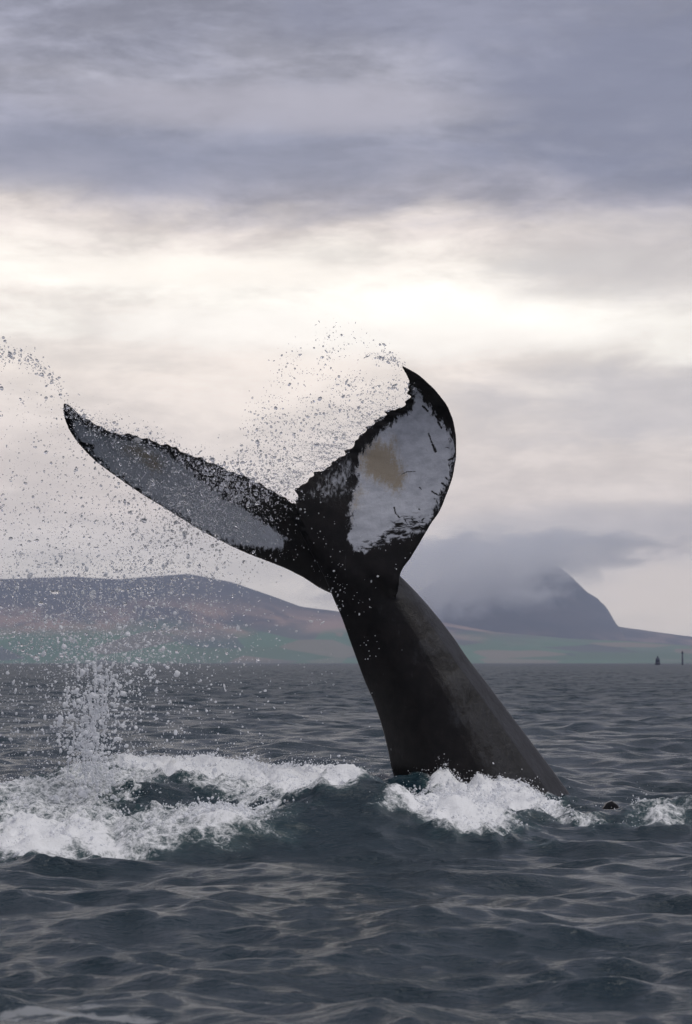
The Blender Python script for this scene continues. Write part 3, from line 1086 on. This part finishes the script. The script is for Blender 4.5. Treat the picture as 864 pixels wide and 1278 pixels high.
# ligaments: strings of water pulled off the edge
for i in range(120):
    s_ = rng.beta(1.3, 1.5) * 0.85
    e = resample(ET, 1, np.array([s_]))[0]
    ln_ = rng.uniform(12, 85) * (1.15 - 0.7 * s_)
    m_ = int(ln_ * 1.5)
    start = rng.uniform(0, 26) if rng.uniform() < 0.5 else 0
    tt = np.linspace(0, 1, m_)
    ang_ = math.radians(rng.normal(186, 11))
    wig = np.cumsum(rng.normal(0, 0.55, m_)) + 2.0 * np.sin(tt * rng.uniform(4, 14) + rng.uniform(0, 6))
    x = e[0] + math.cos(ang_) * (start + tt * ln_)
    y = e[1] + math.sin(ang_) * (start + tt * ln_) + wig
    pts.append(at(x, y, DW + 0.1 + rng.normal(0, 0.1) + tt * rng.normal(0, 0.15)))
    rad.append(np.abs(rng.normal(0.0027, 0.0011, m_)) * (1 - 0.35 * tt) * np.clip(1.2 - rng.uniform(0, 1, m_) * 0.9, 0.4, 1))
# the little jet off the very tip
for i in range(3):
    m_ = 60
    tt = np.linspace(0, 1, m_) ** 0.8
    x = 503 - 46 * tt + rng.normal(0, 1.6 + 1.5 * i, m_)
    y = 457 - 26 * tt + 12 * tt * tt + rng.normal(0, 1.8 + 1.2 * i, m_)
    pts.append(at(x, y, DW - 0.25 + rng.normal(0, 0.05, m_)))
    rad.append(rsize(m_, 0.0034, 0.5) * (1 - 0.5 * tt))
drops("spray", np.concatenate(pts), np.concatenate(rad), NG_DROP, m_drop, "curtain of water drops and threads flung off the right fluke's ragged edge", 0.4)

# drops thrown off the left tip, falling in front of and below the left fluke
def jet(n):
    tt = rng.uniform(0, 1, n) ** 0.9
    x = 80 - 84 * tt
    y = 502 - 78 * tt ** 0.55 + 16 * tt ** 2
    return np.stack([x, y], -1) + rng.normal(0, 1, (n, 2)) * (2 + 7 * tt)[:, None]


def leftfield(n):
    out_ = []
    while sum(map(len, out_)) < n:
        p = np.stack([rng.uniform(-40, 345, n), rng.uniform(470, 830, n)], -1)
        w_ = 0.14 + 0.75 * np.exp(-((p[:, 0] - 235) / 75) ** 2 - ((p[:, 1] - 665) / 45) ** 2) + 0.45 * np.clip((p[:, 1] - 560) / 160, 0, 1) * np.exp(-((p[:, 0] - 120) / 130) ** 2)
        w_ *= np.clip((p[:, 1] - 455 - np.clip(p[:, 0] - 60, 0, 400) * 0.45) / 60, 0, 1) * np.clip((350 - p[:, 0]) / 90, 0, 1)
        w_ *= 0.45 + fbm(p[:, 0] / 40, p[:, 1] / 40, 3, 55)
        out_.append(p[rng.uniform(0, 1, n) < w_])
    return np.concatenate(out_)[:n]


def over_fluke(n):
    u = rng.beta(2.2, 1.9, n)
    a_ = resample([(85, 508), (150, 545), (240, 572), (300, 597), (365, 632)], n, u)
    b_ = resample([(88, 545), (150, 598), (240, 656), (300, 688), (365, 714)], n, u)
    return a_ + (b_ - a_) * rng.beta(1.0, 1.25, n)[:, None] + rng.normal(0, 3, (n, 2))


def fluke_edge(n):
    u = rng.uniform(0, 1, n)
    a_ = resample([(82, 505), (110, 525), (150, 542), (190, 553), (240, 571), (290, 591)], n, u)
    w_ = np.abs(rng.normal(0, 1, n)) * (4 + 7 * np.exp(-((u - 0.45) / 0.25) ** 2))
    return a_ + np.stack([rng.normal(0, 3, n), 4 - w_ * np.where(rng.uniform(0, 1, n) < 0.6, 1, -1)], -1)


P1, P2, P3, P4 = clumped(420, jet), clumped(14000, leftfield), clumped(2400, over_fluke), clumped(2000, fluke_edge)
hot = rng.normal(0, 1, (2200, 2)) * (34, 24) + (282, 622)
pts = np.concatenate([at(P1[:, 0], P1[:, 1], DW + rng.normal(0, 0.1, len(P1))),
                      at(P2[:, 0], P2[:, 1], DW - 0.2 + rng.normal(0, 0.4, len(P2))),
                      at(P3[:, 0], P3[:, 1], DW - 0.32 - np.abs(rng.normal(0, 0.2, len(P3)))),
                      at(P4[:, 0], P4[:, 1], DW - 0.2 + rng.normal(0, 0.07, len(P4))),
                      at(hot[:, 0], hot[:, 1], DW - 0.35 - np.abs(rng.normal(0, 0.15, len(hot))))])
rad = np.concatenate([rsize(len(P1), 0.0032, 0.6, 0.014), rsize(len(P2), 0.0022, 0.65, 0.012), rsize(len(P3), 0.0022, 0.65, 0.012), rsize(len(P4), 0.0024, 0.5, 0.01), rsize(len(hot), 0.0036, 0.55, 0.014)])
drops("spray", pts, rad, NG_DROP, m_drop, "cloud of fine water drops falling round the left fluke", 0.4)

# the falling plume at the left
def plume(n):
    v = rng.beta(1.6, 0.95, n)
    y = 770 + 275 * v
    cx = 128 - 14 * v + 9 * np.sin(v * 9)
    sg = 48 - 28 * np.clip(v * 1.5, 0, 1) + 26 * np.clip((v - 0.72) / 0.28, 0, 1)
    return np.stack([cx + rng.normal(0, 1, n) * sg, y + rng.normal(0, 5, n)], -1)


def veil(n):
    y = 690 + 310 * rng.beta(1.0, 1.15, n)
    return np.stack([rng.normal(110, 100, n), y], -1)


P1, P2 = clumped(4300, plume), clumped(9000, veil)
P3 = np.stack([rng.uniform(240, 420, 130), rng.uniform(745, 900, 130)], -1)
pts = np.concatenate([at(P1[:, 0], P1[:, 1], DW - 1.7 + rng.normal(0, 0.35, len(P1))), at(P2[:, 0], P2[:, 1], DW - 0.3 + rng.normal(0, 0.6, len(P2))), at(P3[:, 0], P3[:, 1], DW + rng.normal(0, 0.5, len(P3)))])
rad = np.concatenate([rsize(len(P1), 0.0036, 0.65, 0.018), rsize(len(P2), 0.0026, 0.65, 0.015), rsize(len(P3), 0.0028, 0.5)])
for i in range(90):
    v_ = rng.uniform(0.15, 1.0)
    y0 = 790 + 190 * v_
    m_ = rng.integers(8, 30)
    x0 = 122 - 10 * v_ + rng.normal(0, 13)
    yy_ = y0 + np.arange(m_) * 0.9
    pts = np.concatenate([pts, at(x0 + np.cumsum(rng.normal(0, 0.35, m_)), yy_, DW - 1.7 + rng.normal(0, 0.3))])
    rad = np.concatenate([rad, np.abs(rng.normal(0.0052, 0.002, m_))])
drops("spray", pts, rad, NG_PLUME, m_plume, "column of heavy drops falling to the churned water at left", 0.35)

# wet specks and trickles on the stock, each sitting on the skin
SPK = []
for cx, cy, rx, ry, k in ((420, 733, 9, 20, 46), (430, 765, 14, 7, 16), (466, 752, 20, 25, 14), (395, 680, 30, 30, 30), (463, 815, 6, 12, 12), (487, 940, 4, 25, 10), (545, 968, 50, 8, 8), (500, 700, 12, 10, 10), (455, 880, 12, 40, 8), (385, 645, 25, 25, 40)):
    SPK.append(np.stack([rng.normal(cx, rx, k), rng.normal(cy, ry, k)], -1))
SPK = np.concatenate(SPK)
from mathutils.bvhtree import BVHTree
dg.update()
bvh = BVHTree.FromPolygons([tuple(v) for v in cur], [tuple(p.vertices) for p in wm.polygons])
pp = []
cl = Vector((0, 0, CAMH))
for q_ in SPK:
    d = Vector(at(q_[0], q_[1], 20.0)) - cl
    hit = bvh.ray_cast(cl, d.normalized())
    if hit[0] is not None:
        pp.append(hit[0] + hit[1] * 0.003)
pp = np.array([tuple(p) for p in pp])
drops("wet_specks", pp, rsize(len(pp), 0.0029, 0.55, 0.009), NG_FROTH, m_froth, "white beads of water clinging to the dark tail stock", 0.3)

# froth: beads of white water heaped over the foam
def froth_pts(n, poly, spread):
    P_ = np.asarray(poly)
    lo, hi = P_.min(0) - 0.1, P_.max(0) + 0.1
    x = rng.uniform(lo[0], hi[0], n)
    y = rng.uniform(lo[1], hi[1], n)
    z, f = sea_z(x, y)
    sd_ = poly_sd(x, y, P_)
    m_ = (sd_ > -0.12) & (rng.uniform(0, 1, n) < np.clip(0.15 + sd_ / 0.35, 0.04, 1)) & (rng.uniform(0, 1, n) < np.clip(f, 0, 1) ** 1.5 * np.clip(0.15 + 2.4 * (fbm(x * 4, y * 3, 4, 61) - 0.36), 0, 1))
    x, y, z = x[m_], y[m_], z[m_]
    h_ = rng.exponential(1.0, len(x)) * spread
    return np.stack([x, y, z + h_ * np.clip(fbm(x * 5, y * 4, 3, 12) * 2.2 - 0.5, 0.1, 2)], -1), h_


FP = [(0, 60000, 0.030), (1, 60000, 0.022), (2, 3000, 0.004), (3, 12000, 0.045), (4, 26000, 0.024), (5, 45000, 0.034)]
pts, rad = [], []
for k, n, spd in FP:
    p_, h_ = froth_pts(n, FOAM[k][0], spd)
    pts.append(p_)
    rad.append(rsize(len(p_), 0.0029, 0.55, 0.014) * np.clip(1.1 - h_ * 4, 0.4, 1))
pts, rad = np.concatenate(pts), np.concatenate(rad)
drops("froth", pts, rad, NG_FROTH, m_froth, "white froth beads heaped over the churned water round the whale", 0.35)

# crown splashes: fingers of water with beads at their ends
pts, rad = [], []
def finger(px, py, yy, hpx, lean):
    hpx = min(hpx, 9.5)
    m_ = max(6, int(hpx * 1.3))
    tt = np.linspace(0, 1, m_)
    x = px + lean * tt * hpx + np.cumsum(rng.normal(0, 0.45, m_)) + rng.normal(0, 0.5, m_)
    y = py - hpx * tt + lean * lean * hpx * 0.5 * tt * tt
    p_ = at(x, y, yy)
    r_ = 0.0095 * (1 - 0.65 * tt) * rng.uniform(0.7, 1.3, m_)
    r_[-1] = 0.0075 * rng.uniform(0.6, 1.4)
    pts.append(p_)
    rad.append(r_)
for i in range(75):
    px = rng.uniform(495, 740)
    base_y = np.interp(px, [490, 520, 560, 600, 640, 680, 720, 745], [994, 986, 981, 982, 986, 1002, 1018, 1028])
    finger(px, base_y + rng.uniform(0, 22), 19.3 - rng.uniform(0, 0.6), rng.exponential(7) + 2, rng.normal(0.1, 0.5))
for i in range(46):
    px = rng.uniform(752, 828)
    finger(px, 1030 - 12 * math.sin((px - 752) / 76 * math.pi) + rng.uniform(0, 8), 19.4 + rng.uniform(-0.2, 0.2), rng.exponential(7) + 3, rng.normal(-0.1, 0.7))
for i in range(90):
    px = rng.uniform(60, 480)
    finger(px, 968 + rng.uniform(-4, 14), 20.6 + rng.uniform(-0.4, 0.4), rng.exponential(4.5) + 2, rng.normal(0, 0.6))
for i in range(60):
    px = rng.uniform(200, 340)
    finger(px, 1045 - (px - 200) * 0.22 + rng.uniform(-6, 10), 17.0 + rng.uniform(-0.4, 0.4), rng.exponential(4) + 2, rng.normal(0, 0.6))
k = 900
px = rng.uniform(40, 830, k)
py = np.interp(px, [0, 100, 300, 480, 500, 560, 640, 720, 760, 800, 830], [985, 968, 960, 968, 990, 978, 980, 1010, 1022, 1012, 1025]) - rng.exponential(6, k) + 4
pts.append(at(px, py, np.where(px > 490, 19.2, 20.4) + rng.normal(0, 0.25, k)))
rad.append(rsize(k, 0.0027, 0.6, 0.009))
drops("splash", np.concatenate(pts), np.concatenate(rad), NG_FROTH, m_froth, "white splash fingers leaping along the foam at the waterline", 0.25)

# ------------------------------------------------------------------ navigation marks on the horizon
m_mark, t, out = new_mat("dark_painted_steel")
nn_ = t.noise(t.new('ShaderNodeTexCoord').outputs['Object'], 3, 4)
bsdf(t, out, Base_Color=t.mix(nn_, (0.015, 0.02, 0.05, 1), (0.03, 0.035, 0.07, 1)), Roughness=0.5, Metallic=0.0)


def lathe(name, prof, mat, parent, n=20):
    prof = np.asarray(prof, float)
    th_ = np.linspace(0, 2 * math.pi, n, endpoint=False)
    Vv = np.stack([prof[:, 0, None] * np.cos(th_), prof[:, 0, None] * np.sin(th_), prof[:, 1, None] + 0 * th_], -1).reshape(-1, 3)
    Ff = []
    for i in range(len(prof) - 1):
        for j in range(n):
            k = (j + 1) % n
            Ff.append((i * n + j, i * n + k, (i + 1) * n + k, (i + 1) * n + j))
    Ff.append(tuple(range(n))[::-1])
    Ff.append(tuple((len(prof) - 1) * n + j for j in range(n)))
    return mesh_obj(name, Vv, Ff, mat, parent)


YB = 900.0
k = YB / FPX
pb = at(821, HOR, YB)
buoy = bpy.data.objects.new("navigation_buoy", None)
COL.objects.link(buoy)
buoy.location = (pb[0], YB, 0)
tag(buoy, "small dark buoy, short and squat, on the horizon at far right", "buoy")
lathe("float", [(0.7, -0.3), (1.0, 0), (1.0, 0.75), (0.85, 1.1)], m_mark, buoy)
lathe("tower", [(0.85, 1.1), (0.82, 2.0), (0.62, 2.5), (0.5, 2.7)], m_mark, buoy)
lathe("lantern", [(0.2, 2.7), (0.3, 2.85), (0.3, 3.2), (0.08, 3.45)], m_mark, buoy)
pb = at(852, HOR, YB)
post = bpy.data.objects.new("beacon_post", None)
COL.objects.link(post)
post.location = (pb[0], YB, 0)
tag(post, "tall thin dark beacon post on the horizon at the right edge", "beacon")
lathe("pile", [(0.36, -0.5), (0.34, 0.0), (0.30, 4.4)], m_mark, post)
lathe("collar", [(0.34, 4.4), (0.46, 4.5), (0.46, 4.7), (0.3, 4.8)], m_mark, post)
lathe("topmark", [(0.26, 4.8), (0.26, 5.15), (0.06, 5.35)], m_mark, post)

# ------------------------------------------------------------------ cloud on the mountain, and the haze
m_cl, t, out = new_mat("cloud_vapour")
pv = t.new('ShaderNodeVolumePrincipled')
pv.inputs['Color'].default_value = (1, 1, 1, 1)
pv.inputs['Anisotropy'].default_value = 0.5
cp = t.new('ShaderNodeTexCoord').outputs['Object']
ln_ = t.new('ShaderNodeVectorMath')
ln_.operation = 'LENGTH'
t.l.new(cp, ln_.inputs[0])
cn = t.noise(t.scalev(cp, (1.7, 1, 0.8)), 2.2, 7, 0.62, 0.5)
cden = t.m('ADD', t.m('SUBTRACT', 0.75, ln_.outputs['Value']), t.m('MULTIPLY', t.m('SUBTRACT', cn, 0.5), 2.3))
t.put(pv.inputs['Density'], t.m('MULTIPLY', t.sstep(cden, -0.1, 0.45), 0.0095))
t.l.new(pv.outputs[0], out.inputs['Volume'])


def cloud(px, py, yy, rx, ry, rd, seed, label):
    bm = bmesh.new()
    bmesh.ops.create_icosphere(bm, subdivisions=4, radius=1.0)
    c0 = at(px, py, yy)
    for v in bm.verts:
        p = v.co.copy()
        n = fbm(np.array([p.x * 1.6 + 5 * seed + p.y]), np.array([p.z * 1.6 + p.y * 1.3]), 4, seed)[0]
        v.co = p * (0.75 + 0.5 * n)
    me_ = bpy.data.meshes.new("cloud")
    bm.to_mesh(me_)
    bm.free()
    me_.materials.append(m_cl)
    o = bpy.data.objects.new("cloud", me_)
    COL.objects.link(o)
    o.location = c0
    o.scale = (rx / FPX * yy, rd, ry / FPX * yy)
    tag(o, label, "cloud", kind="stuff")
    return o


cloud(555, 716, 7000, 220, 66, 320, 2, "pale bank of low cloud lying on the mountain's left shoulder")
cloud(672, 686, 7000, 215, 36, 280, 6, "thin cap of cloud hiding the mountain top")

m_hz, t, out = new_mat("haze_air")
pv = t.new('ShaderNodeVolumePrincipled')
pv.inputs['Color'].default_value = (0.70, 0.79, 1.0, 1)
pv.inputs['Density'].default_value = 0.95e-4
pv.inputs['Anisotropy'].default_value = 0.2
t.l.new(pv.outputs[0], out.inputs['Volume'])
bpy.context.view_layer.update()
TOPZ = 455.0
hb = [(-8000, -3500, -4), (8000, -3500, -4), (8000, 9900, -4), (-8000, 9900, -4), (-8000, -3500, TOPZ), (8000, -3500, TOPZ), (8000, 9900, TOPZ), (-8000, 9900, TOPZ)]
hf = [(0, 3, 2, 1), (4, 5, 6, 7), (0, 1, 5, 4), (1, 2, 6, 5), (2, 3, 7, 6), (3, 0, 4, 7)]
haze = mesh_obj("haze", hb, hf, m_hz, smooth=False)
tag(haze, "thin pale haze over the sea and the far hills", kind="stuff")
